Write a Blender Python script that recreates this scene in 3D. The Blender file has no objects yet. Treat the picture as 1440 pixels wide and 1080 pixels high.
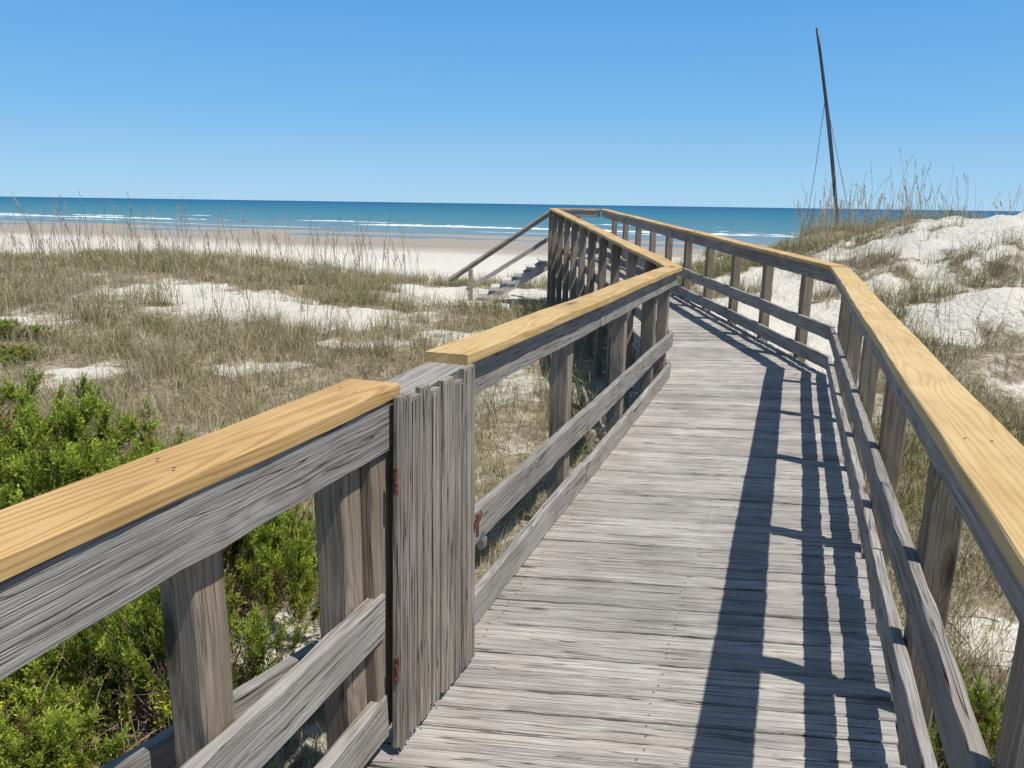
import bpy, math, random
import numpy as np
from mathutils import Vector, Matrix
random.seed(7); rng=np.random.default_rng(7)
scene=bpy.context.scene
col=scene.collection
R=math.radians
# ---------------------------------------------------------------- helpers
def S(a,b,v):
    t=np.clip((v-a)/(b-a),0,1); return t*t*(3-2*t)
def _h(i,j,s):
    n=(i*374761393+j*668265263+s*1442695041)&0xffffffff
    n=((n^(n>>13))*1274126177)&0xffffffff
    return ((n^(n>>16))&0xffff)/65535.0
def vn(x,y,s=0):
    x=np.asarray(x,float);y=np.asarray(y,float)
    i=np.floor(x).astype(np.int64);j=np.floor(y).astype(np.int64)
    u=x-i;v=y-j;u=u*u*(3-2*u);v=v*v*(3-2*v)
    a=_h(i,j,s);b=_h(i+1,j,s);c=_h(i,j+1,s);d=_h(i+1,j+1,s)
    return (a*(1-u)+b*u)*(1-v)+(c*(1-u)+d*u)*v
def fbm(x,y,s=0,o=4):
    r=0;a=.5;t=0
    for k in range(o):
        r=r+a*vn(np.asarray(x)*2**k+17*k,np.asarray(y)*2**k-9*k,s+k);t+=a;a*=.55
    return r/t
# ---------------------------------------------------------------- node helper
class NT:
    def __init__(s,nt): s.nt=nt
    def n(s,t,**k):
        nd=s.nt.nodes.new(t)
        for a,b in k.items():
            if a[0]=='i' and a[1:].isdigit(): 
                s.put(nd.inputs[int(a[1:])],b)
            else: setattr(nd,a,b)
        return nd
    def put(s,inp,b):
        if isinstance(b,bpy.types.NodeSocket): s.nt.links.new(b,inp)
        else: inp.default_value=b
    def math(s,op,a,b=0.0,c=None,clamp=False):
        nd=s.nt.nodes.new('ShaderNodeMath');nd.operation=op;nd.use_clamp=clamp
        s.put(nd.inputs[0],a);s.put(nd.inputs[1],b)
        if c is not None: s.put(nd.inputs[2],c)
        return nd.outputs[0]
    def vmul(s,a,v):
        nd=s.nt.nodes.new('ShaderNodeVectorMath');nd.operation='MULTIPLY'
        s.put(nd.inputs[0],a);nd.inputs[1].default_value=v;return nd.outputs[0]
    def noise(s,v,sc=1,det=4,ro=.55,dist=0):
        nd=s.nt.nodes.new('ShaderNodeTexNoise');s.put(nd.inputs['Vector'],v)
        nd.inputs['Scale'].default_value=sc;nd.inputs['Detail'].default_value=det;nd.inputs['Roughness'].default_value=ro
        nd.inputs['Distortion'].default_value=dist;return nd.outputs[0]
    def ramp(s,f,stops,interp='LINEAR'):
        nd=s.nt.nodes.new('ShaderNodeValToRGB');s.put(nd.inputs[0],f);cr=nd.color_ramp;cr.interpolation=interp
        while len(cr.elements)<len(stops): cr.elements.new(.5)
        for e,(p,c) in zip(cr.elements,stops):
            e.position=p;e.color=(c[0],c[1],c[2],1) if hasattr(c,'__len__') else (c,c,c,1)
        return nd.outputs[0]
    def mix(s,f,a,b,mode='MIX'):
        nd=s.nt.nodes.new('ShaderNodeMix');nd.data_type='RGBA';nd.blend_type=mode
        s.put(nd.inputs[0],f)
        for i,c in ((6,a),(7,b)):
            if isinstance(c,bpy.types.NodeSocket): s.nt.links.new(c,nd.inputs[i])
            else: nd.inputs[i].default_value=(c[0],c[1],c[2],1)
        return nd.outputs[2]
    def mr(s,v,a,b,c=0,d=1):
        nd=s.nt.nodes.new('ShaderNodeMapRange');s.put(nd.inputs[0],v)
        for i,q in enumerate((a,b,c,d)): nd.inputs[i+1].default_value=q
        return nd.outputs[0]
def newmat(name):
    m=bpy.data.materials.new(name);m.use_nodes=True
    b=m.node_tree.nodes['Principled BSDF']
    return m,NT(m.node_tree),b
def bump(T,b,h,st,dist=.01):
    nd=T.n('ShaderNodeBump');nd.inputs['Strength'].default_value=st;nd.inputs['Distance'].default_value=dist
    T.put(nd.inputs['Height'],h);T.put(b.inputs['Normal'],nd.outputs[0])
def wood_mat(name,light,dark,crackc,ringstr=.4,crack=.6,bst=.6,warm=(.25,.16,.09),warmamt=.3,fresh=False,fr=100,con=(.3,.7),lf=2.0,ks=(1.4,5.5,5.5),kt=(.06,.16)):
    m,T,b=newmat(name)
    gc=T.n('ShaderNodeAttribute',attribute_name='gc').outputs['Vector']
    tint=T.n('ShaderNodeAttribute',attribute_name='tint').outputs['Fac']
    pos=T.n('ShaderNodeNewGeometry').outputs['Position']
    vor=T.n('ShaderNodeTexVoronoi');T.put(vor.inputs['Vector'],T.vmul(gc,ks));vor.inputs['Scale'].default_value=1
    kn=T.mr(vor.outputs['Distance'],.0,.42,1,0)
    kn2=T.math('MULTIPLY',kn,kn)
    low=T.noise(T.vmul(gc,(.32,7,7) if fresh else (.45,7,7)),1,1,.5)
    f=T.math('ADD',T.math('MULTIPLY',low,22.0 if fresh else 18.0),T.math('MULTIPLY',kn2,4.5))
    streak=T.noise(T.vmul(gc,(lf,fr,fr)),1,4,.7)
    f=T.math('ADD',f,T.math('MULTIPLY',streak,.8))
    ring=T.mr(T.math('SINE',T.math('MULTIPLY',f,6.283)),-1,1)
    ring=T.math('POWER',ring,2.2)
    blotch=T.noise(T.vmul(gc,(2.6,9,9)),1,4,.65)
    fac=T.math('ADD',T.math('MULTIPLY',T.mr(streak,*con),1-ringstr),T.math('MULTIPLY',T.math('SUBTRACT',1.0,ring),ringstr))
    fac=T.math('ADD',fac,T.math('MULTIPLY',T.math('SUBTRACT',blotch,.5),.6),clamp=True)
    c=T.mix(fac,dark,light)
    c=T.mix(T.mr(blotch,.48,.75,0,warmamt),c,warm)
    c=T.mix(T.mr(vor.outputs['Distance'],kt[0],kt[1],.8,0),c,crackc)
    cr=T.noise(T.vmul(gc,(.9,34,34)),1,2,.6)
    cl=T.mr(T.math('ABSOLUTE',T.math('SUBTRACT',cr,.5)),.0,.018,1,0)
    cm=T.math('MULTIPLY',T.math('MULTIPLY',cl,T.mr(blotch,.42,.56)),crack)
    c=T.mix(cm,c,crackc)
    big=T.noise(pos,2.3,3,.6)
    c=T.mix(1.0,c,T.ramp(big,[(.3,(.80,.78,.76)),(.65,(1.08,1.07,1.05))]) if not fresh else T.ramp(big,[(.35,(.86,.81,.72)),(.6,(1.03,1.02,1.0))]),'MULTIPLY')
    c=T.mix(1.0,c,T.n('ShaderNodeCombineColor',i0=tint,i1=tint,i2=tint).outputs[0],'MULTIPLY')
    T.put(b.inputs['Base Color'],c)
    b.inputs['Roughness'].default_value=.6 if fresh else .9
    b.inputs['Specular IOR Level'].default_value=.3 if fresh else .12
    if fresh: bump(T,b,streak,bst,.004)
    else: bump(T,b,T.math('SUBTRACT',streak,T.math('MULTIPLY',cl,.5)),bst,.006)
    return m
M_deck=wood_mat('deck_wood',(.575,.55,.515),(.25,.228,.205),(.04,.033,.028),.10,.9,1.0,(.38,.315,.245),.35,fr=140,con=(.32,.68),lf=3.8,kt=(.03,.09))
M_gray=wood_mat('weathered_wood',(.46,.435,.405),(.215,.197,.178),(.03,.025,.02),.25,.95,.9,(.30,.24,.175),.35,fr=120,con=(.28,.73),lf=2.6,kt=(.05,.12))
M_post=wood_mat('post_wood',(.38,.315,.245),(.18,.14,.105),(.035,.027,.02),.35,.7,.7,(.29,.21,.13),.4,fr=120,lf=2.6)
M_picket=wood_mat('picket_wood',(.52,.475,.41),(.24,.205,.17),(.04,.033,.026),.1,.95,1.0,(.36,.28,.19),.4,fr=130,lf=2.6,kt=(.03,.08))
M_cap=wood_mat('new_pine',(.65,.475,.22),(.48,.29,.10),(.20,.10,.035),.65,.2,.25,(.52,.32,.12),.5,True,con=(.25,.75),fr=80,ks=(1.1,5,5),kt=(.07,.17))
M_capo=wood_mat('amber_pine',(.64,.435,.19),(.42,.235,.085),(.15,.065,.025),.7,.25,.25,(.46,.26,.10),.5,True,con=(.25,.75),fr=80,ks=(1.1,5,5),kt=(.05,.12))
M_capr=wood_mat('pale_pine',(.68,.505,.25),(.53,.345,.135),(.22,.12,.045),.6,.2,.25,(.57,.37,.15),.5,True,con=(.25,.75),fr=80,ks=(1.1,5,5),kt=(.06,.15))
def simple(name,c,r=.6,metal=0,ns=40,var=.4,bs=.3):
    m,T,b=newmat(name)
    tc=T.n('ShaderNodeTexCoord').outputs['Object']
    n=T.noise(tc,ns,4,.6)
    T.put(b.inputs['Base Color'],T.mix(T.mr(n,.35,.65),[q*(1-var) for q in c],[min(1,q*(1+var)) for q in c]))
    b.inputs['Roughness'].default_value=r;b.inputs['Metallic'].default_value=metal
    bump(T,b,n,bs,.003);return m
M_rust=simple('rusty_iron',(.13,.05,.028),.85,.1,80,.7)
M_steel=simple('padlock_steel',(.34,.33,.31),.4,.8,60,.3)
M_nail=simple('nail_iron',(.05,.038,.03),.8,.2)
M_mast=simple('mast_aluminium',(.055,.055,.06),.45,.2,5,.3)
M_wire=simple('wire_rope',(.10,.10,.11),.6,.2)
M_bark=simple('twig_bark',(.19,.13,.09),.9,0,60,.5)
M_skin=simple('skin',(.35,.2,.14),.6)
M_cloth=simple('dark_cloth',(.03,.035,.06),.9)
def leaf_mat(name,transl=.3):
    m,T,b=newmat(name);m.node_tree.nodes.remove(b)
    a=T.n('ShaderNodeAttribute',attribute_name='lc').outputs['Color']
    d=T.n('ShaderNodeBsdfDiffuse');T.put(d.inputs[0],a)
    tr=T.n('ShaderNodeBsdfTranslucent');T.put(tr.inputs[0],a)
    mx=T.n('ShaderNodeMixShader');mx.inputs[0].default_value=transl
    T.put(mx.inputs[1],d.outputs[0]);T.put(mx.inputs[2],tr.outputs[0])
    out=[n for n in m.node_tree.nodes if n.type=='OUTPUT_MATERIAL'][0]
    T.put(out.inputs[0],mx.outputs[0])
    return m
M_leaf=leaf_mat('foliage',.35);M_grass=leaf_mat('grass',.2)
# ---------------------------------------------------------------- mesh helpers
def fast(name,V,F,mats,attrs={},matidx=None,smooth=False,parent=None):
    V=np.asarray(V,np.float32)
    me=bpy.data.meshes.new(name)
    me.vertices.add(len(V));me.vertices.foreach_set('co',V.ravel())
    if isinstance(F,np.ndarray):
        k=F.shape[1];me.loops.add(F.size);me.loops.foreach_set('vertex_index',F.astype(np.int32).ravel())
        me.polygons.add(len(F));me.polygons.foreach_set('loop_start',np.arange(0,F.size,k,dtype=np.int32))
        me.polygons.foreach_set('loop_total',np.full(len(F),k,np.int32))
    else:
        lt=np.array([len(f) for f in F],np.int32);fl=np.concatenate([np.asarray(f) for f in F]).astype(np.int32)
        me.loops.add(len(fl));me.loops.foreach_set('vertex_index',fl);me.polygons.add(len(F))
        me.polygons.foreach_set('loop_start',np.concatenate([[0],np.cumsum(lt)[:-1]]).astype(np.int32))
        me.polygons.foreach_set('loop_total',lt)
    if matidx is not None: me.polygons.foreach_set('material_index',np.asarray(matidx,np.int32))
    me.polygons.foreach_set('use_smooth',np.full(len(me.polygons),smooth))
    me.update(calc_edges=True)
    for k,(typ,arr) in attrs.items():
        a=me.attributes.new(k,typ,'POINT')
        fld={'FLOAT':'value','FLOAT_VECTOR':'vector','FLOAT_COLOR':'color'}[typ]
        a.data.foreach_set(fld,np.asarray(arr,np.float32).ravel())
    for m in mats: me.materials.append(m)
    o=bpy.data.objects.new(name,me);col.objects.link(o)
    if parent: o.parent=parent
    return o
def tag(o,label,cat,group=None,kind=None):
    if label:o['label']=label
    if cat:o['category']=cat
    if group:o['group']=group
    if kind:o['kind']=kind
    return o
def empty(name,loc):
    e=bpy.data.objects.new(name,None);e.location=loc;e.empty_display_size=.2;col.objects.link(e);return e
class Bd:
    def __init__(s): s.V=[];s.F=[];s.G=[];s.T=[];s.M=[];s.n=0
    def board(s,p0,p1,w,h,up=(0,0,1),seg=.12,wob=.0015,c=.004,tint=None,m0=0,m1=0,wave=None,mi=0,taper=1):
        p0=np.array(p0,float);p1=np.array(p1,float);d=p1-p0;L=np.linalg.norm(d);d/=L
        up=np.array(up,float)
        if abs(np.dot(d,up))>.98: up=np.array((1.,0,0)) if abs(d[0])<.9 else np.array((0,1.,0))
        lat=np.cross(d,up);lat/=np.linalg.norm(lat);up=np.cross(lat,d)
        n=max(1,int(L/seg));
        a,b=w/2,h/2
        prof=np.array([(-a+c,-b),(a-c,-b),(a,-b+c),(a,b-c),(a-c,b),(-a+c,b),(-a,b-c),(-a,-b+c)])
        off=rng.random(3)*np.array([40,9,9])
        if tint is None: tint=rng.uniform(.85,1.15)
        ph=rng.random(4)*6.28
        for i in range(n+1):
            t=i/n;x=t*L
            k=1+(taper-1)*t
            j=rng.normal(0,wob,(8,2))
            pr=prof*k+j
            if wave is None: dz=.001*math.sin(x*2+ph[0]);dl=.001*math.sin(x*1.3+ph[1])
            else: dz=wave*(math.sin(x*2.1+ph[0])+.6*math.sin(x*4.3+ph[2]))*.5;dl=wave*.4*math.sin(x*1.3+ph[1])
            sh=np.zeros(8)
            if i==n: sh=pr[:,0]*m1
            if i==0: sh=-pr[:,0]*m0
            if i==0 or i==n: sh=sh+rng.normal(0,.0008)
            for q in range(8):
                P=p0+d*(x+sh[q])+lat*(pr[q,0]+dl)+up*(pr[q,1]+dz)
                s.V.append(P);s.G.append((off[0]+x,off[1]+prof[q,0],off[2]+prof[q,1]));s.T.append(tint)
        b0=s.n
        for i in range(n):
            for q in range(8):
                r=(q+1)%8
                s.F.append((b0+i*8+q,b0+(i+1)*8+q,b0+(i+1)*8+r,b0+i*8+r));s.M.append(mi)
        s.F.append(tuple(b0+q for q in range(8)));s.M.append(mi)
        s.F.append(tuple(b0+n*8+q for q in range(7,-1,-1)));s.M.append(mi)
        s.n+=8*(n+1)
        return s
    def dot(s,p,r,mi,n=7):
        b0=s.n
        for k in range(n):
            s.V.append((p[0]+r*math.cos(k*6.283/n),p[1]+r*math.sin(k*6.283/n),p[2]));s.G.append((0,0,0));s.T.append(1)
        s.F.append(tuple(b0+k for k in range(n)));s.M.append(mi);s.n+=n
    def obj(s,name,mats,parent=None):
        if not isinstance(mats,list): mats=[mats]
        o=fast(name,np.array(s.V),s.F,mats,{'gc':('FLOAT_VECTOR',np.array(s.G)),'tint':('FLOAT',np.array(s.T))},s.M)
        if parent is not None:
            o.parent=parent;o.matrix_parent_inverse=Matrix.Translation(-Vector(parent.location))
        return o
# ---------------------------------------------------------------- terrain
def G(x,y):
    x=np.asarray(x,float);y=np.asarray(y,float)
    g=-.85+.40*S(6,16,y)+.25*S(1.5,5,x)*S(6,14,y)
    g=g+.25*S(9,25,y)*S(-2,-9,x)
    g=g-.45*S(18,26,y)*S(-9,-4,x)*(1-S(3,7,x))
    rx,ry=x-12.6,y-17.5
    g=g+1.88*np.exp(-(rx/4.9)**2-(ry/4.2)**2*np.where(ry<0,1,.8))
    g=g+.80*np.exp(-((x-9.4)/2.2)**2-((y-23)/3.2)**2)
    g=g+.55*np.exp(-((x-7.8)/1.6)**2-((y-12.4)/1.2)**2)
    g=g+.35*(fbm(x*.33,y*.33,3)-.5)+.20*(fbm(x*1.1,y*1.1,9)-.5)
    g=g+.65*(fbm(x*.7+5,y*.7,14)-.5)*S(5,7.5,x)
    q=y+.4*x
    be=np.interp(q,[0,50,75,95,112,120,128,148,200,400],[-1.6,-2.1,-2.9,-3.25,-3.46,-3.30,-3.5,-4.2,-6,-8])+.22*(fbm(x*.05,y*.11,21)-.5)*S(80,100,q)
    t=S(26,52,y)
    return g*(1-t)+be*t
def patch(x,y,cx,cy,rx,ry,ang=0):
    c,s=math.cos(ang),math.sin(ang);u=(x-cx)*c+(y-cy)*s;v=-(x-cx)*s+(y-cy)*c
    d=np.sqrt((u/rx)**2+(v/ry)**2)+(fbm(x*.9,y*.9,40)-.5)*1.2+(fbm(x*3.5,y*3.5,44)-.5)*.9
    return 1-S(.7,1.15,d)
def sand(x,y):
    x=np.asarray(x,float);y=np.asarray(y,float)
    m=patch(x,y,-5.1,15.3,5.4,1.42,-.56)
    for a in ((-9.2,13.2,1.7,.45,0),(-3.6,10.6,.8,.38,.3),(-5.6,10.2,.6,.28,0),(-1.4,9.3,.6,.4,0),(-2.6,12.0,.7,.25,0),(-.6,19.8,3.2,3.2,0),(-1.4,17.0,2.2,1.3,0),(7.8,12.4,2.1,1.35,.4),(13.2,17.0,6.6,4.5,.2),(9.0,17.4,1.6,1.5,0),(4.7,13.2,1.7,3.3,0),(5.7,17,1.5,2.1,0),(9.4,8.7,.9,.55,0),(7,9.6,.6,.35,0),(10.6,12.6,1.4,.7,0),(-1.2,3.9,.5,.35,.3),(-1.6,2.9,.5,.4,.3),(3.1,4.0,.35,.5,0),(-12,19,2.0,.5,0)):
        m=np.maximum(m,patch(x,y,*a))
    m=np.maximum(m,S(23.5,26,y)*(1-S(6,8,x)))
    m=np.maximum(m,S(28,33,y))
    m=np.maximum(m,.5*S(.54,.66,fbm(x*.7,y*.7,77)))
    return np.clip(m,0,1)
def axis(lo,hi,st,far,gr=1.13):
    a=list(np.arange(lo,hi,st));d=st;v=hi
    while v<far[1]: a.append(v);d*=gr;v+=d
    a.append(far[1]);d=st;v=lo
    pre=[]
    while v>far[0]:
        d*=gr;v-=d;pre.append(v)
    return np.array(pre[::-1]+a)
xs=axis(-20,20,.14,(-2500,2500));ys=axis(-1,30,.14,(-80,600),1.06)
X,Y=np.meshgrid(xs,ys);Z=G(X,Y)
sd=sand(X,Y)
Z=Z+.15*sd*(fbm(X*1.8,Y*1.8,51)-.5)*(1-S(25,35,Y))+.07*(fbm(X*3.4,Y*3.4,52)-.5)*(1-S(25,35,Y))
nx,ny=len(xs),len(ys)
idx=np.arange(nx*ny).reshape(ny,nx)
F=np.stack([idx[:-1,:-1],idx[:-1,1:],idx[1:,1:],idx[1:,:-1]],-1).reshape(-1,4)
m,T,b=newmat('sand_ground')
sa=T.n('ShaderNodeAttribute',attribute_name='sand').outputs['Fac']
pos=T.n('ShaderNodeNewGeometry').outputs['Position']
sep=T.n('ShaderNodeSeparateXYZ',i0=pos)
n1=T.noise(pos,7,5,.7);n2=T.noise(pos,1.3,3,.6);n3=T.noise(pos,45,2,.7)
sc=T.mix(n2,(.66,.60,.50),(.82,.77,.67))
sc=T.mix(T.mr(n3,.58,.74,0,.55),sc,(.42,.35,.26))
lc=T.mix(T.mr(n1,.35,.65),(.20,.16,.10),(.52,.44,.31))
lc=T.mix(T.mr(n3,.5,.7,0,.6),lc,(.11,.085,.05))
f=T.math('ADD',sa,T.math('MULTIPLY',T.math('SUBTRACT',n1,.5),1.1))
c=T.mix(T.mr(f,.3,.68),lc,sc)
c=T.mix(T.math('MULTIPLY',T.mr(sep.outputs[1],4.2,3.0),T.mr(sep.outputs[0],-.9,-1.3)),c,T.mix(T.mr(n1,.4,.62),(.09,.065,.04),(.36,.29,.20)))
zz=T.math('ADD',sep.outputs[2],T.math('MULTIPLY',T.math('SUBTRACT',T.noise(T.vmul(pos,(.02,.06,.1)),1,3,.5),.5),1.0))
wet=T.mr(zz,-3.1,-2.4,1,0)
far=T.mr(sep.outputs[1],35,70)
c=T.mix(far,c,T.mix(T.noise(T.vmul(pos,(.06,.2,.1)),1,4,.6),(.56,.50,.42),(.73,.67,.58)))
c=T.mix(wet,c,(.40,.325,.235))
T.put(b.inputs['Base Color'],c);T.put(b.inputs['Roughness'],T.mr(wet,0,1,.95,.5));b.inputs['Specular IOR Level'].default_value=.3
bump(T,b,n1,.95,.12)
o=fast('ground',np.stack([X,Y,Z],-1).reshape(-1,3),F,[m],{'sand':('FLOAT',sd.ravel())},smooth=True)
tag(o,'sandy dune ground with tan litter running down to the beach','ground',kind='structure')
# ---------------------------------------------------------------- sea
SEA=-3.4
m,T,b=newmat('sea_water')
pos=T.n('ShaderNodeNewGeometry').outputs['Position'];sep=T.n('ShaderNodeSeparateXYZ',i0=pos)
q=T.math('ADD',sep.outputs[1],T.math('MULTIPLY',sep.outputs[0],.4))
q=T.math('ADD',q,T.math('MULTIPLY',T.math('SUBTRACT',T.noise(T.vmul(pos,(.012,.03,0)),1,4,.6),.5),40))
lq=T.math('LOGARITHM',T.math('MAXIMUM',q,50),10)
c=T.ramp(T.mr(lq,2.0,3.9),[(0,(.23,.25,.23)),(.09,(.17,.24,.235)),(.16,(.085,.215,.24)),(.35,(.033,.17,.24)),(.65,(.017,.12,.22)),(1,(.011,.083,.19))])
st=T.noise(T.vmul(pos,(.015,.09,0)),1,5,.65)
c=T.mix(T.mr(st,.35,.7,0,.5),c,T.mix(1.0,c,(.6,.68,.8),'MULTIPLY'))
T.put(b.inputs['Base Color'],c)
T.put(b.inputs['Roughness'],T.mr(lq,2.0,2.6,.25,.6));b.inputs['Specular IOR Level'].default_value=.25
w=T.math('ADD',T.noise(T.vmul(pos,(.25,.9,0)),1,4,.6),T.math('MULTIPLY',st,3.0))
bump(T,b,w,.5,.4)
xa=axis(-200,200,8,(-30000,30000),1.3);ya=axis(70,400,6,(60,40000),1.3)
X,Y=np.meshgrid(xa,ya);Zs=np.full_like(X,SEA)
nx,ny=len(xa),len(ya);idx=np.arange(nx*ny).reshape(ny,nx)
F=np.stack([idx[:-1,:-1],idx[:-1,1:],idx[1:,1:],idx[1:,:-1]],-1).reshape(-1,4)
o=fast('sea_water',np.stack([X,Y,Zs],-1).reshape(-1,3),F,[m],smooth=True)
tag(o,'calm teal and blue sea reaching the horizon','sea',kind='structure')
m,T,b=newmat('foam');pos=T.n('ShaderNodeNewGeometry').outputs['Position']
T.put(b.inputs['Base Color'],T.mix(T.noise(T.vmul(pos,(.5,1.5,2)),1,4,.6),(.45,.56,.58),(.88,.9,.9)));b.inputs['Roughness'].default_value=.8
V=[];Fa=[];nb=0
def surf(q0,x0,x1,wid,hh,seed,brk):
    global nb
    xx=np.arange(x0,x1,.7)
    on=vn(xx*.04,xx*0+seed,seed)*.7+.3*fbm(xx*.25,xx*0,seed+3)
    amp=np.clip((on-brk)/.12,0,1)
    yy=q0-.4*xx+9*(vn(xx*.02,xx*0,seed+5)-.5)
    ww=wid*(.3+1.1*fbm(xx*.2,xx*0,seed+7))*amp
    h=hh*(.1+1.2*fbm(xx*.45,xx*0,seed+9)**1.5)*amp
    for i in range(len(xx)):
        for (a,bz) in ((-.5,-.02),(-.35,.45),(-.15,1),(.2,.8),(.5,-.02)):
            V.append((xx[i],yy[i]+ww[i]*a,SEA+.01+h[i]*bz))
    for i in range(len(xx)-1):
        if amp[i]<=0 and amp[i+1]<=0: continue
        for k in range(4):
            p=nb+i*5+k;Fa.append((p,p+5,p+6,p+1))
    nb+=len(xx)*5
surf(163,-260,260,3.0,.45,1,.38)
surf(171,-300,260,2.2,.3,2,.55)
surf(186,-300,300,2.2,.35,3,.6)
surf(150,-160,200,1.5,.12,4,.5)
surf(139,-100,200,1.2,.08,8,.5)
surf(215,-300,300,2.5,.3,6,.68)
o=fast('surf_water',np.array(V),Fa,[m],smooth=True)
tag(o,'low white breaking surf lines near the beach','surf',kind='structure')
# ---------------------------------------------------------------- boardwalk geometry
ex,ey=.337,.9415
def P(s,w): return (ex*s+ey*w, ey*s-ex*w)
def DZ(y): return float(np.interp(y,[7.5,16.5],[0,.476]))
LB=(1.575,7.455);RB=(3.17,7.60);LE=(.86,16.5);RE=(2.0,18.0)
LP=[P(-2,-1.09),(1.54,7.46),(.83,16.5),(.78,18.05)]
RP=[P(-2,.47),(3.2,7.6),(2.03,18.05)]
XL=lambda y:float(np.interp(y,[p[1] for p in LP],[p[0] for p in LP]))
XR=lambda y:float(np.interp(y,[p[1] for p in RP],[p[0] for p in RP]))
def hit(xc,yc,tn,fx):
    x=fx(yc)
    for _ in range(8): x=fx(yc+(x-xc)*tn)
    return x,yc+(x-xc)*tn
B=Bd();y=-.6
bnd=[]
while y<17.95:
    bnd.append(y);y+=rng.uniform(.096,.112)
def bl(y):
    xc=(XL(y)+XR(y))/2;tn=math.tan(R(float(np.interp(y,[0,5,9.5,12],[-6,-6,2,6]))))
    return hit(xc,y,tn,XL),hit(xc,y,tn,XR)
nails=[]
for i in range(len(bnd)-1):
    gp=rng.uniform(.005,.012)
    (l0,r0),(l1,r1)=bl(bnd[i]+gp/2),bl(bnd[i+1]-gp/2)
    l0,r0,l1,r1=map(np.array,(l0,r0,l1,r1))
    ov0,ov1=rng.uniform(-.012,.012,2)
    dx=(r0-l0)/np.linalg.norm(r0-l0)
    l0=l0+dx*ov0;l1=l1+dx*ov0;r0=r0+dx*ov1;r1=r1+dx*ov1
    n=28;off=rng.random(3)*np.array([40,9,9]);tint=rng.uniform(.82,1.15);zo=rng.normal(0,.002);ph=rng.random()*6
    cup=rng.normal(0,.0018);wd=np.linalg.norm(l1-l0)
    for k in range(n+1):
        t=k/n;a=l0*(1-t)+r0*t;c_=l1*(1-t)+r1*t
        e0,e1=rng.normal(0,.0022,2)
        u=(c_-a)/np.linalg.norm(c_-a);W=np.linalg.norm(c_-a)
        zz=zo+.002*math.sin(t*4+ph)
        for (fr,dz) in ((e0,-.036),(e0,-.007),(e0+.006,cup),(W/2,-cup),(W+e1-.006,cup),(W+e1,-.007),(W+e1,-.036)):
            p=a+u*fr
            B.V.append((p[0],p[1],DZ(p[1])+zz+dz));B.G.append((off[0]+t*1.55,off[1]+fr,off[2]+dz));B.T.append(tint)
    b0=B.n
    for k in range(n):
        for q_ in range(7):
            r_=(q_+1)%7
            B.F.append((b0+k*7+q_,b0+(k+1)*7+q_,b0+(k+1)*7+r_,b0+k*7+r_));B.M.append(0)
    B.F.append(tuple(b0+q_ for q_ in range(7)));B.F.append(tuple(b0+n*7+q_ for q_ in range(6,-1,-1)));B.M+= [0,0]
    B.n+=7*(n+1)
    for t in (.05,.5,.95):
        for fr in (.25,.75):
            p=(l0*(1-t)+r0*t)*(1-fr)+(l1*(1-t)+r1*t)*fr+rng.normal(0,.008,2)
            nails.append((p[0],p[1],DZ(p[1])+zo+.004))
for p_ in nails: B.dot(p_,.0032,1,6)
deck=B.obj('boardwalk',[M_deck,M_nail]);tag(deck,'long walkway of weathered gray cross planks over dune sand','boardwalk',kind='structure')
B=Bd()
def pl(pts,z,w,h,dz=-.04):
    for a,b_ in zip(pts[:-1],pts[1:]):
        B.board((a[0],a[1],DZ(a[1])+dz-h/2-.002),(b_[0],b_[1],DZ(b_[1])+dz-h/2-.002),w,h,seg=.5)
def shift(pts,d): return [(p[0]+d,p[1]) for p in pts]
pl(shift(LP,.05),0,.04,.18);pl(shift(RP,-.05),0,.04,.18);pl([( (XL(y)+XR(y))/2,y) for y in (-1.,7.5,17.9)],0,.04,.18)
o=B.obj('joist_frame',M_post,None);o.parent=deck
o['label']='brown timber joists under the planks'
# ---------------------------------------------------------------- railings
def norm2(a): l=math.hypot(*a);return (a[0]/l,a[1]/l)
def offset(pts,d,side):
    out=[];n=len(pts)
    ds=[norm2((pts[i+1][0]-pts[i][0],pts[i+1][1]-pts[i][1])) for i in range(n-1)]
    for i in range(n):
        if i==0 or i==n-1:
            dd=ds[0] if i==0 else ds[-1];nn=(dd[1]*side,-dd[0]*side);k=1
        else:
            a=(ds[i-1][1]*side,-ds[i-1][0]*side);b_=(ds[i][1]*side,-ds[i][0]*side)
            nn=norm2((a[0]+b_[0],a[1]+b_[1]));k=1/(a[0]*nn[0]+a[1]*nn[1])
        out.append((pts[i][0]+nn[0]*d*k,pts[i][1]+nn[1]*d*k))
    tans=[0]*n
    for i in range(1,n-1):
        cr=ds[i-1][0]*ds[i][1]-ds[i-1][1]*ds[i][0];tans[i]=math.tan(math.asin(cr)/2)
    return out,tans
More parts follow.
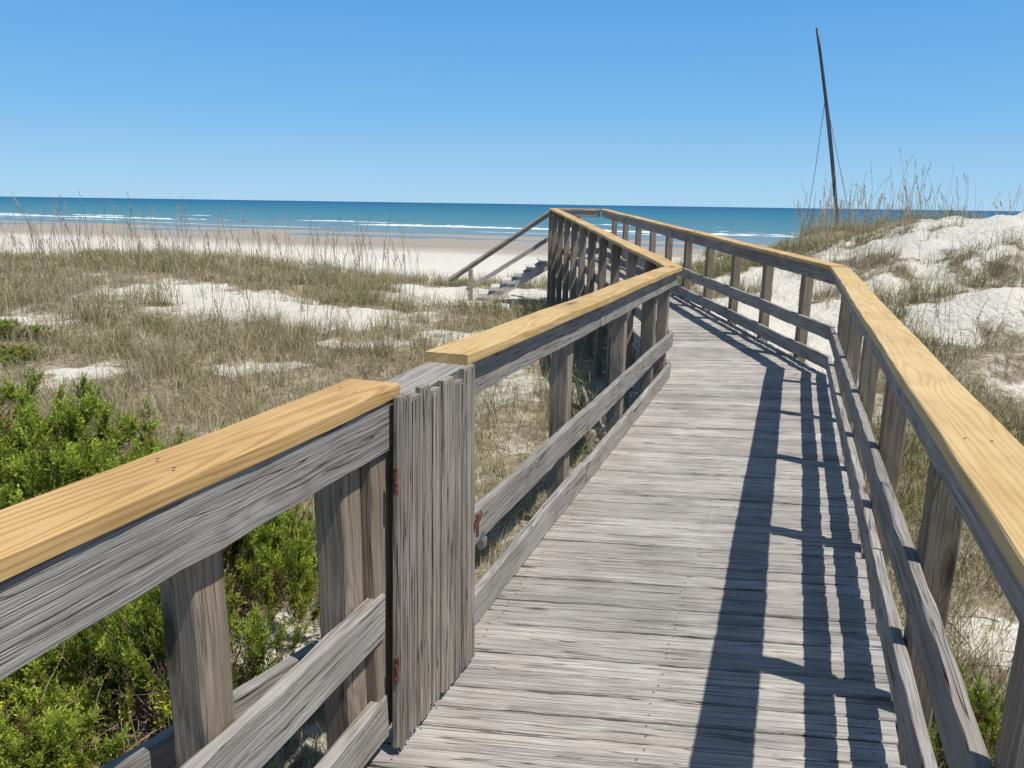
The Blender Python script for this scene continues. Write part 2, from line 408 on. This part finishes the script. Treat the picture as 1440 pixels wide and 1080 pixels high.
def lay(parent,name,mat,pts,zs,d,side,w,h,splits=None,nl=None,**k):
    op,tn=offset(pts,d,side);objs=[]
    for i in range(len(op)-1):
        cuts=[0]+(splits[i] if splits else [])+[1]
        for a,b_ in zip(cuts[:-1],cuts[1:]):
            A=np.array((*op[i],zs[i]));E=np.array((*op[i+1],zs[i+1]))
            q0=A+(E-A)*a;q1=A+(E-A)*b_
            u=(q1-q0)/np.linalg.norm(q1-q0)
            q0=q0+u*.0015;q1=q1-u*.0015
            bb=Bd();bb.board(q0+np.array([0,0,rng.normal(0,.003)])*(0<a),q1,w,h,m0=tn[i] if a==0 else 0,m1=tn[i+1] if b_==1 else 0,**k)
            mm=mat[i] if isinstance(mat,list) else mat
            if nl:
                L=np.linalg.norm(q1-q0);lt=np.array((u[1],-u[0],0));x=.08
                while x<L:
                    for sg in (-.035,.03):
                        pp=q0+u*(x+rng.normal(0,.012))+lt*(sg+rng.normal(0,.006));bb.dot((pp[0],pp[1],pp[2]+h/2+.005),.0038,1)
                    x+=rng.uniform(.55,.75)
                objs.append(bb.obj(name,[mm,M_nail],parent))
            else: objs.append(bb.obj(name,mm,parent))
    return objs
CAPW=.165
def railing(label,pts,caps,side,posts,cap_mat,mids,msplit=None,csplit=None,over=.045,pw=.1,capext=0,ptop=-.045,midcut=0):
    E=empty('wooden_railing',(*pts[0],float(G(*pts[0]))))
    tag(E,label,'railing','railings along the boardwalk')
    cp=[list(p) for p in pts]
    if capext:
        if capext<0:
            d=norm2((pts[0][0]-pts[1][0],pts[0][1]-pts[1][1]));cp[0]=[pts[0][0]-d[0]*capext,pts[0][1]-d[1]*capext]
        else:
            d=norm2((pts[-1][0]-pts[-2][0],pts[-1][1]-pts[-2][1]));cp[-1]=[pts[-1][0]+d[0]*capext,pts[-1][1]+d[1]*capext]
    lay(E,'cap_rail',cap_mat,cp,[c-.019 for c in caps],CAPW/2-over,side,CAPW,.038,csplit,nl=True,wave=.005,c=.003,wob=.0006,tint=1.0)
    lay(E,'side_board',M_gray,pts,[c-.04-.073 for c in caps],.019,side,.038,.142,csplit,wave=.004)
    mp_=[list(p) for p in pts]
    if midcut:
        d=norm2((pts[-1][0]-pts[-2][0],pts[-1][1]-pts[-2][1]));mp_[-1]=[pts[-1][0]-d[0]*midcut,pts[-1][1]-d[1]*midcut]
    for nm,zt in mids:
        lay(E,nm,M_gray,mp_,[z-.07 for z in zt],.019,side,.038,.138,msplit,wave=.007)
    for i,(seg,t) in enumerate(posts):
        a,b_=pts[seg],pts[seg+1];d=norm2((b_[0]-a[0],b_[1]-a[1]));L=math.hypot(b_[0]-a[0],b_[1]-a[1])
        n=(d[1]*side,-d[0]*side)
        x=a[0]+d[0]*t+n[0]*(.041+pw/2);y=a[1]+d[1]*t+n[1]*(.041+pw/2)
        zt=caps[seg]+(caps[seg+1]-caps[seg])*t/L+ptop
        bb=Bd();bb.board((x,y,float(G(x,y))-.3),(x,y,zt),pw,pw,up=(d[0],d[1],0),c=.006,tint=rng.uniform(.8,1.2))
        bb.obj('post',M_post,E)
    return E
R0=P(-.6,.44)
rp=[(0,s+.6) for s in (.45,1.55,2.62,3.92,5.2,6.45,7.75)]
LBr=math.dist(RB,RE)
rp+=[(1,t) for t in np.arange(.75,LBr,.98)]
railing('weathered railing with fresh pale pine cap bending towards the beach',[R0,RB,RE],[1.13,1.10,1.565],1,rp,[M_capr,M_cap],
  [('middle_rail',[.58,.50,.97]),('bottom_rail',[.28,.20,.67])],msplit=[[.45],[.45]],csplit=[[.52],[.5]],over=.06)
L1=P(2.47,-1.06)
la=math.dist(L1,LB);lb=math.dist(LB,LE)
lp=[(0,.05),(0,1.53),(0,2.98),(0,4.23),(0,la-.15)]+[(1,t) for t in np.arange(.7,lb,.86)]+[(1,lb-.06)]
railing('weathered railing with knotty yellow pine cap and a sharp bend',[L1,LB,LE],[1.14,1.09,1.57],-1,lp,[M_cap,M_cap],
  [('middle_rail',[.49,.45,.93]),('bottom_rail',[.14,.135,.62])],msplit=[[.36],[.5]],csplit=[[.4],[.5]],capext=-.09)
L0=P(-.9,-1.024);L0b=P(1.88,-1.024)
railing('near railing run with amber pine cap beside the gate',[L0,L0b],[1.15,1.15],-1,[(0,.9),(0,2.05),(0,2.60)],M_capo,
  [('middle_rail',[.56,.54]),('bottom_rail',[.22,.20])],pw=.092,capext=.015,over=.01,midcut=.085)
E=empty('wooden_railing',(.85,17.95,float(G(.85,18))));tag(E,'short cross railing with new pine cap closing the far platform','railing','railings along the boardwalk')
z=DZ(18)
for nm,mt,zc,w,h,yy in (('cap_rail',M_cap,z+1.07,.165,.038,18.02),('side_board',M_gray,z+.975,.038,.14,17.98),('middle_rail',M_gray,z+.5,.038,.138,17.98),('bottom_rail',M_gray,z+.14,.038,.138,17.98)):
    bb=Bd();bb.board((.80,yy,zc),(1.96,yy,zc),w,h);bb.obj(nm,mt,E)
for x in (.87,1.45):
    bb=Bd();bb.board((x,18.05,float(G(x,18))-.3),(x,18.05,z+1.03),.1,.1,up=(1,0,0),c=.006);bb.obj('post',M_post,E)
E=empty('side_path_railing',(*P(1.2,-1.3),-.85));tag(E,'low gray board rail dropping down outside the gate','railing')
a=P(.55,-1.27);b_=P(1.80,-1.27)
bb=Bd();bb.board((*a,.50),(*b_,.26),.038,.12);bb.obj('middle_rail',M_gray,E)
for s,zt in ((.7,.5),):
    a=P(s,-1.34);bb=Bd();bb.board((*a,-1.1),(*a,zt),.09,.09,up=(ex,ey,0));bb.obj('post',M_post,E)
# ---------------------------------------------------------------- gate
E=empty('picket_gate',(*P(1.82,-1.02),0));tag(E,'closed gray wooden picket gate with rusty hinges and padlock','gate')
B=Bd();s=1.785
ws=[.074,.072,.066,.076,.085,.080,.092]
zts=[1.118,1.104,1.122,1.098,1.112,1.090,1.118]
for i,wd in enumerate(ws):
    w0=-.997+(0.010 if i>3 else 0)+rng.normal(0,.002)
    ln=.05*(1-i/6)
    a=P(s+wd/2,w0);tl=P(s+wd/2+ln,w0)
    zt=zts[i]+rng.uniform(-.004,.004);tt=rng.uniform(.82,1.14)
    B.board((*a,.02+rng.uniform(-.01,.02)),(*tl,zt),.024,wd,up=(ex,ey,0),seg=.09,wob=.0007,c=.005,tint=tt,taper=.95)
    x_=.006
    while x_<wd-.014:
        rw=rng.uniform(.007,.014)
        if x_+rw>wd-.006: break
        xm=x_+rw/2;dw=.0125+rng.uniform(0,.002)
        xt=wd/2+(xm-wd/2)*.93
        B.board((*P(s+xm,w0+dw),.03),(*P(s+xt+ln,w0+dw-.0008),zt-rng.uniform(.001,.014)),.004,rw-.0025,up=(ex,ey,0),seg=.12,wob=.0005,c=.0012,tint=tt*rng.uniform(.86,1.14))
        x_+=rw
    s+=wd+.0025
B.obj('picket_panel',M_picket,E)
for z in (.25,.85):
    B=Bd();B.board((*P(1.90,-1.035),z),(*P(2.33,-1.035),z),.036,.09);B.obj('gate_rail',M_post,E)
B=Bd();B.board((*P(1.85,-1.067),.08),(*P(1.85,-1.067),.968),.06,.19,up=(ex,ey,0),tint=1.0);B.obj('hinge_stile',M_post,E)
for z in (.885,.30):
    B=Bd();B.board((*P(1.791+.02*(z>.5),-.992),z-.04),(*P(1.793+.022*(z>.5),-.992),z+.04),.013,.011,up=(ex,ey,0),c=.003,seg=.01,wob=.0008)
    B.obj('hinge',M_rust,E)
B=Bd();B.board((*P(2.325,-.965),.545),(*P(2.44,-.985),.545),.006,.022,c=.001);B.board((*P(2.345,-.962),.50),(*P(2.345,-.962),.585),.005,.02,up=(ex,ey,0),c=.001);B.obj('hasp',M_rust,E)
lb_=Bd();lb_.board((*P(2.335,-.945),.475),(*P(2.372,-.945),.475),.018,.036,c=.005)
pk=lb_.obj('padlock',M_steel,E)
V=[];Fs=[];n=14
for i in range(n+1):
    an=math.pi*i/n;cx=math.cos(an)*.012;cz=math.sin(an)*.030+.492 if 0<i<n else .491
    for k in range(6):
        ph=k*1.047;c0=P(2.3535+cx+.003*math.cos(ph)*math.cos(an),-.945+.003*math.sin(ph));V.append((*c0,cz+.003*math.cos(ph)*math.sin(an)))
for i in range(n):
    for k in range(6): Fs.append((i*6+k,i*6+(k+1)%6,(i+1)*6+(k+1)%6,(i+1)*6+k))
o=fast('shackle',np.array(V),Fs,[M_steel],smooth=True);o.parent=pk
E=empty('gate_head_board',(*P(2.2,-1.13),1.0));tag(E,'old gray board laid behind the gate top','board')
B=Bd();B.board((*P(1.92,-1.10),1.07),(*P(2.42,-1.10),1.085),.15,.045);B.obj('plank',M_gray,E)
B=Bd();B.board((*P(2.42,-1.10),.9),(*P(2.42,-1.10),1.098),.09,.05,up=(ex,ey,0));B.obj('fresh_block',M_cap,E)
# ---------------------------------------------------------------- stairs
E=empty('wooden_staircase',(.8,17,-.3));tag(E,'wooden steps with sloping handrail going down to the beach','staircase')
zt=DZ(18)
for i in range(7):
    x=.68-.26*i;z=zt+.13-.155*(i+1)
    B=Bd();B.board((x,16.60,z),(x,17.75,z),.29,.045,tint=1.8)
    B.obj('step',M_gray,E)
    B=Bd();B.board((x+.13,16.66,z-.085),(x+.13,17.72,z-.085),.02,.11,tint=1.2);B.obj('riser',M_gray,E)
for y in (16.64,17.74):
    B=Bd();B.board((.80,y,zt-.06),(-.98,y,zt-.06-1.06),.04,.16,tint=1.8);
    B.obj('stringer',M_gray,E)
def hr(a,b_,w,h,nm,mt):
    B=Bd();B.board(a,b_,w,h,tint=1.4);B.obj(nm,mt,E)
hr((.80,16.56,1.56),(-1.40,16.56,.06),.10,.034,'handrail',M_gray)
hr((.80,16.56,1.49),(-1.38,16.56,.0),.036,.07,'side_board',M_post)
hr((.80,16.585,.98),(-1.0,16.585,-.17),.036,.09,'lower_rail',M_gray)
for x in (-.92,):
    g=float(G(x,16.5));hr((x,16.5,g-.3),(x,16.5,1.46+(x-.8)*.683),.09,.09,'post',M_post)
# ---------------------------------------------------------------- mast
E=empty('sailboat_mast',(12.75,30,float(G(12.75,30))));tag(E,'tall dark leaning mast with thin rigging wires above the dune','mast')
def tube(name,pts,rad,mat,parent,n=8):
    V=[];Fs=[]
    pts=[Vector(p) for p in pts]
    for i,p in enumerate(pts):
        d=(pts[min(i+1,len(pts)-1)]-pts[max(i-1,0)]).normalized()
        a=d.orthogonal().normalized();b_=d.cross(a)
        r=rad[i] if hasattr(rad,'__len__') else rad
        for k in range(n):
            t=2*math.pi*k/n;V.append(p+a*math.cos(t)*r+b_*math.sin(t)*r)
    for i in range(len(pts)-1):
        for k in range(n): Fs.append((i*n+k,i*n+(k+1)%n,(i+1)*n+(k+1)%n,(i+1)*n+k))
    Fs.append(tuple(range(n))[::-1]);Fs.append(tuple((len(pts)-1)*n+k for k in range(n)))
    o=fast(name,np.array([tuple(v) for v in V]),Fs,[mat],smooth=True)
    if parent: o.parent=parent;o.matrix_parent_inverse=Matrix.Translation(-Vector(parent.location))
    return o
base=Vector((12.62,30,-.6));top=Vector((10.83,30,8.0))
mp=[base.lerp(top,t)+Vector((.10*math.sin(t*math.pi),0,0)) for t in np.linspace(0,1,12)]
tube('mast_spar',mp,[.070]*8+[.06,.056,.052,.048],M_mast,E,10)
h=mp[8]
for tgt,rr in (((11.35,30.6,.6),.010),((12.15,29.3,.6),.008),((13.15,30.4,.6),.010)):
    tube('shroud_wire',[h,Vector(h).lerp(Vector(tgt),.5)+Vector((.03,0,-.02)),Vector(tgt)],rr,M_wire,E,5)
# ---------------------------------------------------------------- grass
def blades(n,px,py,hh,wd,lean,cols,zs=None):
    az=rng.random(n)*6.283;la=rng.random(n)*6.283
    z=G(px,py)-.02 if zs is None else zs
    dx,dy=np.cos(az)*wd/2,np.sin(az)*wd/2
    lx,ly=np.cos(la)*lean*hh,np.sin(la)*lean*hh
    V=np.zeros((n,5,3))
    V[:,0]=np.stack([px-dx,py-dy,z],-1);V[:,1]=np.stack([px+dx,py+dy,z],-1)
    V[:,2]=np.stack([px-dx*.7+lx*.35,py-dy*.7+ly*.35,z+hh*.6],-1);V[:,3]=np.stack([px+dx*.7+lx*.35,py+dy*.7+ly*.35,z+hh*.6],-1)
    V[:,4]=np.stack([px+lx,py+ly,z+hh*np.sqrt(np.clip(1-lean**2*.6,.1,1))],-1)
    b=np.arange(n)[:,None]*5
    F=np.concatenate([b+np.array([0,1,3]),b+np.array([0,3,2]),b+np.array([2,3,4])],0)
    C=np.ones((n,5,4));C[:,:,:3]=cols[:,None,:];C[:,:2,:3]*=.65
    return V.reshape(-1,3),F,C.reshape(-1,4)
def near_walk(x,y,mrg=.25):
    yy=np.clip(y,-2,18)
    xl=np.interp(yy,[p[1] for p in LP],[p[0] for p in LP])-mrg;xr=np.interp(yy,[p[1] for p in RP],[p[0] for p in RP])+mrg
    return (x>xl)&(x<xr)&(y<18.2)
def clumps(N,ylo,yhi,pw,seed):
    u=rng.random(N);y=ylo+(yhi-ylo)*u**pw
    x=(rng.random(N)*1.7-.88)*(y+1.2)
    s_=sand(x,y);d=fbm(x*.8,y*.8,91)
    keep=(rng.random(N)>s_*.98)&(rng.random(N)<S(.30,.56,d)*.82+.2)
    keep&=~(near_walk(x,y,.05)&(rng.random(N)<.93))
    return x[keep],y[keep]
cx,cy=clumps(32000,1.2,28,.85,1)
k=14
px=np.repeat(cx,k)+rng.normal(0,.09,len(cx)*k);py=np.repeat(cy,k)+rng.normal(0,.09,len(cx)*k);n=len(px)
hs=np.repeat(rng.uniform(.12,.44,len(cx))*(.42+.9*fbm(cx*.4,cy*.4,33))*(1+.25*S(8,15,cy)),k)*rng.uniform(.5,1.3,n)
hs*=np.where(near_walk(px,py,.1),.4,1)
green=S(.42,.68,fbm(cx*.45,cy*.45,55)+.10*rng.random(len(cx)))
green=np.repeat(green,k)
r=rng.random(n)[:,None]
tan=np.array([.58,.49,.305])*(.5+.7*r);grn=np.array([.28,.285,.105])*(.5+.85*rng.random(n)[:,None])
gsel=(rng.random(n)<green*.5+.15)[:,None]
cols=np.where(gsel,grn,tan)
dist=np.hypot(px,py)
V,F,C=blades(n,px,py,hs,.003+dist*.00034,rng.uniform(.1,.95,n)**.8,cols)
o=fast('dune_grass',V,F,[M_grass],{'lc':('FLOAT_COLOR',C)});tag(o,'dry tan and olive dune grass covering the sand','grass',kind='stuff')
cx,cy=clumps(50000,1.2,20,.75,2);n=len(cx)
r=rng.random(n)[:,None]
V,F,C=blades(n,cx,cy,rng.uniform(.05,.2,n),.003+np.hypot(cx,cy)*.00035,rng.uniform(.9,1.25,n),np.array([.40,.33,.23])*(.3+1.0*r),G(cx,cy)+.02)
o=fast('dead_litter',V,F,[M_grass],{'lc':('FLOAT_COLOR',C)});tag(o,'dead straw and twig litter on the sand','litter',kind='stuff')
# ---------------------------------------------------------------- sea oats
def oats(N,pos_fn):
    VV=[];FF=[];CC=[];nb=0
    for i in range(N):
        x,y,hh=pos_fn()
        z=float(G(x,y));a=random.random()*6.28;ln=random.uniform(.05,.3)*hh;w=.0014+.00016*y
        colr=np.array([.50,.41,.27])*random.uniform(.55,1.1)
        seg=5;pts=[]
        for s_ in range(seg+1):
            t=s_/seg;pts.append(Vector((x+math.cos(a)*ln*t**2.2,y+math.sin(a)*ln*t**2.2,z+hh*t-.12*ln*t**4)))
        for p in pts:
            VV.append((p.x-w,p.y,p.z));VV.append((p.x+w,p.y,p.z));CC+= [(*colr,1)]*2
        for s_ in range(seg):
            q=nb+s_*2;FF.append((q,q+1,q+3));FF.append((q,q+3,q+2))
        nb+=(seg+1)*2
        if random.random()<.6:
            m_=12
            for s_ in range(m_):
                t=.82+.20*s_/m_;p=Vector((x+math.cos(a)*ln*t**2.2,y+math.sin(a)*ln*t**2.2,z+hh*t-.12*ln*t**4))
                da=a+random.uniform(-1.2,1.2);l=random.uniform(.015,.04);c2=colr*random.uniform(.8,1.3)
                e=p+Vector((math.cos(da)*l,math.sin(da)*l,random.uniform(-.04,.01)));mm=(p+e)/2;w2=w*1.5+.002
                VV+= [tuple(p),(mm.x-w2,mm.y,mm.z+w2),tuple(e),(mm.x+w2,mm.y,mm.z-w2)];CC+=[(*c2,1)]*4
                FF.append((nb,nb+1,nb+2));FF.append((nb,nb+2,nb+3));nb+=4
    return np.array(VV),np.array(FF),np.array(CC)
def pf():
    while True:
        r=random.random()
        if r<.42: y=random.uniform(13,25);x=random.uniform(-.78,-.12)*y
        elif r<.50: y=random.uniform(9,18);x=random.uniform(-.75,-.1)*y
        elif r<.97: y=random.uniform(19.5,27);x=random.uniform(.36,.74)*y
        else: y=random.uniform(6,14);x=random.uniform(.45,.72)*y
        if random.random()<(.85 if y<19.5 or x<0 else .55)*float(sand(x,y)): continue
        if near_walk(np.array([x]),np.array([y]),.3)[0]: continue
        return x,y,random.uniform(.6,1.5)*(1.4 if random.random()<.3 else .9)*(.88 if x>0 else 1)
V,F,C=oats(1400,pf)
o=fast('sea_oats',V,F,[M_grass],{'lc':('FLOAT_COLOR',C)});tag(o,'tall thin dry sea oat stalks with drooping seed heads','sea oats',kind='stuff')
N=1150;y=rng.uniform(12,26,N);x=np.where(rng.random(N)<.45,rng.uniform(.34,.75,N)*y,rng.uniform(-.8,-.12,N)*y)
kk=(sand(x,y)<.35+.35*rng.random(N)*(x>0)*(y>21.5));x=x[kk];y=y[kk];k=22
px=np.repeat(x,k)+rng.normal(0,.12,len(x)*k);py=np.repeat(y,k)+rng.normal(0,.12,len(x)*k);n=len(px)
cols=np.where((rng.random(n)<.65)[:,None],np.array([.54,.46,.29]),np.array([.26,.27,.11]))*(.5+.8*rng.random(n)[:,None])
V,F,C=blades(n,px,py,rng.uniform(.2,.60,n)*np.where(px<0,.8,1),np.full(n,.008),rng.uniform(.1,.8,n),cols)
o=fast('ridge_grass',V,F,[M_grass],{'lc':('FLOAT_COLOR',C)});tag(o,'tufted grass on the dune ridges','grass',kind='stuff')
# ---------------------------------------------------------------- bushes
def leaves(pos,dr,ln,wd,colr):
    n=len(pos);rv=rng.normal(size=(n,3));sd_=np.cross(dr,rv);sd_/=np.linalg.norm(sd_,axis=1)[:,None]+1e-9
    V=np.zeros((n,4,3));V[:,0]=pos;V[:,1]=pos+dr*(ln*.5)[:,None]+sd_*(wd/2)[:,None];V[:,2]=pos+dr*ln[:,None];V[:,3]=pos+dr*(ln*.5)[:,None]-sd_*(wd/2)[:,None]
    b=np.arange(n)[:,None]*4;F=np.concatenate([b+np.array([0,1,2]),b+np.array([0,2,3])],0)
    C=np.ones((n,4,4));C[:,:,:3]=colr[:,None,:];return V.reshape(-1,3),F,C.reshape(-1,4)
def bushmesh(seed,needle=True,nspray=1500,nl=22):
    r=np.random.default_rng(seed)
    nlobe=15;lc=r.normal(0,.34,(nlobe,3));lc[:,2]=r.uniform(.02,.72,nlobe);lr=r.uniform(.18,.32,nlobe)
    npl=160 if needle else 70
    pi_=r.integers(0,nlobe,npl);d0=r.normal(size=(npl,3));d0/=np.linalg.norm(d0,axis=1)[:,None];d0[:,2]=np.abs(d0[:,2])*.9-.15
    pb=lc[pi_]+d0*lr[pi_][:,None]*r.uniform(.35,1.1,npl)[:,None]
    pd=d0*.6+np.array([0,0,1.0]);pd/=np.linalg.norm(pd,axis=1)[:,None];pL=r.uniform(.12,.40,npl)
    k=r.integers(0,npl,nspray);tt=r.random(nspray)
    p=pb[k]+pd[k]*(pL[k]*tt)[:,None]+r.normal(0,.012,(nspray,3));p[:,2]=np.abs(p[:,2])
    sd_=r.normal(size=(nspray,3));dr=pd[k]*.9+sd_*.40;dr/=np.linalg.norm(dr,axis=1)[:,None]
    L=r.uniform(.06,.15,nspray)*(1.15-.5*tt)
    t=np.tile(np.linspace(0,1,nl),nspray);I=np.repeat(np.arange(nspray),nl)
    pos=p[I]+dr[I]*(L[I]*t)[:,None]+r.normal(0,.003,(len(I),3))
    ld=dr[I]*(1.0 if needle else .4)+r.normal(0,.42 if needle else .8,(len(I),3));ld/=np.linalg.norm(ld,axis=1)[:,None]
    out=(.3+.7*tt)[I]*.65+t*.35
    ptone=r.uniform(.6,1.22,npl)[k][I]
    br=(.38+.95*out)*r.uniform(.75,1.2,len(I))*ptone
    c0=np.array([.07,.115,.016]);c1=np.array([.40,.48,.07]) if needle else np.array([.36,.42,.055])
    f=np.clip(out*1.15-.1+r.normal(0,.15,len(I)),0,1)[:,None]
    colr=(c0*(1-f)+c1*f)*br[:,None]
    dead=(r.random(npl)<.07)[k][I];colr[dead]=np.array([.24,.15,.07])*.8
    ln=r.uniform(.016,.03,len(I)) if needle else r.uniform(.02,.05,len(I));wd=ln*(.32 if needle else .5)
    if not needle:
        yl=(r.random(len(I))<.16);colr[yl]=np.array([.58,.52,.04])
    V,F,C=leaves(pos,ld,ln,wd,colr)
    BV=[];BF=[];nb=0
    for j in range(npl):
        e=pb[j]+pd[j]*pL[j];s0=np.array([r.normal(0,.06),r.normal(0,.06),-.1])
        ax=r.normal(0,.08,3)
        for i in range(7):
            q=i/6;c_=s0*(1-q)+e*q+ax*math.sin(q*3.14);ra=.009*(1-q)+.002
            for a in range(4): BV.append(c_+np.array([math.cos(a*1.57)*ra,math.sin(a*1.57)*ra,0]))
            if i:
                for a in range(4):
                    x0=nb+(i-1)*4;BF.append((x0+a,x0+(a+1)%4,x0+4+(a+1)%4,x0+4+a))
        nb+=28
    return (V,F,C),(np.array(BV),BF)
protos=[]
for i,(nd,ns) in enumerate(((True,6200),(True,5700),(False,480))):
    f_,b_=bushmesh(100+i,nd,ns,18 if nd else 9)
    fo=fast('foliage',f_[0],f_[1],[M_leaf],{'lc':('FLOAT_COLOR',f_[2])});bo=fast('branches',b_[0],b_[1],[M_bark])
    protos.append((fo.data,bo.data));bpy.data.objects.remove(fo);bpy.data.objects.remove(bo)
BL=[ # x,y,scale,zscale,proto
(-3.8,5.7,.95,1.0,0),(-4.7,6.1,.95,.9,1),(-3.3,5.0,.85,.9,1),(-2.75,5.2,.70,.85,0),(-4.1,4.8,.9,.85,1),(-2.2,5.1,.55,.80,0),(-5.3,5.3,.9,.85,0),
(-2.6,3.9,.8,.80,0),(-1.70,3.9,.60,.85,0),(-1.45,3.15,.52,.78,1),(-1.95,3.3,.7,.75,1),(-3.0,3.2,.8,.75,1),(-2.4,2.7,.65,.6,0),(-3.2,2.3,.7,.7,0),(-1.9,2.55,.5,.5,1),
(-1.25,2.35,.5,.45,2),(-1.6,1.9,.6,.45,2),(-1.9,2.2,.6,.5,2),(-1.35,1.45,.4,.35,2),(-1.0,4.15,.3,.3,2),(2.35,2.5,.35,.5,2),(2.15,3.1,.25,.4,0),(2.5,1.7,.45,.6,2),(-1.15,1.6,.4,.35,2),(-6.4,6.6,.7,.4,1),(-7.9,12,.6,.3,1),(-1.75,1.35,.45,.42,0),(-2.05,4.55,.6,.85,1),(-1.45,4.6,.40,.55,0),(-1.5,4.4,.35,.35,2),(-7.2,11.0,.5,.22,0),(-1.3,1.9,.3,.35,1)]
for (x,y,s_,zs,pi) in BL:
    nm='juniper_bush' if pi<2 else 'yaupon_shrub'
    E=empty(nm,(x,y,float(G(x,y))-.03));E.scale=(s_,s_,zs*1.0);E.rotation_euler=(0,0,random.random()*6.28)
    tag(E,'bright green feathery juniper bush on sandy ground' if pi<2 else 'small leafy yellow green shrub beside the boardwalk','bush','green bushes beside the boardwalk')
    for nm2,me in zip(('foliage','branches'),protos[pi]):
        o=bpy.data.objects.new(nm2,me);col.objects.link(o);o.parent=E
VV=[];FF=[];nb=0
for i in range(620):
    if i<530: x=random.uniform(-2.6,-.9);y=random.uniform(1.2,3.4)
    else: x=random.uniform(1.9,3.0);y=random.uniform(1.5,4)
    p=Vector((x,y,float(G(x,y))+random.uniform(0,.4)));d=Vector((random.gauss(0,1),random.gauss(0,1),random.gauss(.2,.4))).normalized()
    for s_ in range(9):
        r_=.0035*(1-s_/10)
        for a in range(3): VV.append((p.x+r_*math.cos(a*2.09),p.y+r_*.5,p.z+r_*math.sin(a*2.09)))
        if s_:
            for a in range(3):
                x0=nb+(s_-1)*3;FF.append((x0+a,x0+(a+1)%3,x0+3+(a+1)%3,x0+3+a))
        d=(d+Vector((random.gauss(0,.35),random.gauss(0,.35),random.gauss(-.03,.3)))).normalized();p=p+d*.055
    nb+=27
o=fast('dry_twigs',np.array(VV),FF,[M_bark]);tag(o,'tangle of dry brown twigs under the bushes','twigs',kind='stuff')
# ---------------------------------------------------------------- wading person
E=empty('person',(-64,185,-4.45));tag(E,'distant person in dark swimwear wading in the surf','person')
me=bpy.data.meshes.new('body')
vs=[(0,0,.95),(0,0,1.15),(0,0,1.38),(0,0,1.5),(0,0,1.62),(0,.01,1.72),(.1,0,.9),(.12,.03,.5),(.13,0,.05),(-.1,0,.9),(-.12,-.03,.5),(-.13,0,.05),(.19,0,1.4),(.25,.05,1.15),(.22,.15,.95),(-.19,0,1.4),(-.25,.02,1.15),(-.24,.1,.95)]
eds=[(0,1),(1,2),(2,3),(3,4),(4,5),(0,6),(6,7),(7,8),(0,9),(9,10),(10,11),(2,12),(12,13),(13,14),(2,15),(15,16),(16,17)]
me.from_pydata(vs,eds,[]);me.materials.append(M_skin)
o=bpy.data.objects.new('body',me);col.objects.link(o);o.parent=E
o.modifiers.new('s','SKIN');o.modifiers.new('d','SUBSURF').levels=1
rad=[.14,.13,.15,.06,.10,.09,.09,.065,.045,.09,.065,.045,.06,.045,.035,.06,.045,.035]
if len(me.skin_vertices):
    for v,r_ in zip(me.skin_vertices[0].data,rad): v.radius=(r_,r_)
    me.skin_vertices[0].data[0].use_root=True
V=[];Fs=[]
for i,(r_,z) in enumerate(((.17,1.05),(.19,.95),(.2,.8),(.2,.62))):
    for k in range(12): V.append((r_*math.cos(k*.5236),r_*.75*math.sin(k*.5236),z))
    if i:
        for k in range(12): Fs.append(((i-1)*12+k,(i-1)*12+(k+1)%12,i*12+(k+1)%12,i*12+k))
o=fast('swim_shorts',np.array(V),Fs,[M_cloth],smooth=True);o.parent=E
# ---------------------------------------------------------------- camera, light, world
p=R(13.2);th=R(.84)
Fw=Vector((0,math.cos(p),-math.sin(p)));U=Vector((0,math.sin(p),math.cos(p)));Rt=Vector((1,0,0))
R2=Rt*math.cos(th)+U*math.sin(th);U2=U*math.cos(th)-Rt*math.sin(th)
cam=bpy.data.cameras.new('camera');co=bpy.data.objects.new('camera',cam);col.objects.link(co)
mt=Matrix((R2,U2,-Fw)).transposed().to_4x4();mt.translation=Vector((0,0,1.65));co.matrix_world=mt
cam.sensor_width=36;cam.lens=27.0;cam.clip_start=.02;cam.clip_end=60000
scene.camera=co
sv=Vector((.412,-.254,1)).normalized()
sl=bpy.data.lights.new('sun','SUN');sl.energy=4.8;sl.angle=R(.5);sl.color=(1,.955,.88)
so=bpy.data.objects.new('sun',sl);col.objects.link(so);so.rotation_euler=sv.to_track_quat('Z','Y').to_euler();so.location=(5,-5,20)
w=bpy.data.worlds.new('World');scene.world=w;w.use_nodes=True
T=NT(w.node_tree);bg=w.node_tree.nodes['Background']
sk=T.n('ShaderNodeTexSky',sky_type='NISHITA');sk.sun_disc=False;sk.sun_elevation=math.asin(sv.z);sk.sun_rotation=math.atan2(sv.x,sv.y)
sk.air_density=1.0;sk.dust_density=.0;sk.ozone_density=2.5
dz=T.n('ShaderNodeSeparateXYZ',i0=T.n('ShaderNodeTexCoord').outputs['Generated']).outputs[2]
rp_=T.ramp(dz,[(0,(.35,.62,.86)),(.04,(.29,.57,.855)),(.11,(.18,.465,.825)),(.23,(.10,.365,.79)),(.5,(.11,.23,.46)),(1,(.13,.20,.33))])
rs=T.n('ShaderNodeVectorMath',operation='SCALE');T.put(rs.inputs[0],rp_);rs.inputs['Scale'].default_value=10.5
T.put(bg.inputs[0],T.mix(.9,sk.outputs[0],rs.outputs[0]));bg.inputs[1].default_value=.10
scene.view_settings.view_transform='Standard';scene.view_settings.look='None';scene.view_settings.exposure=0
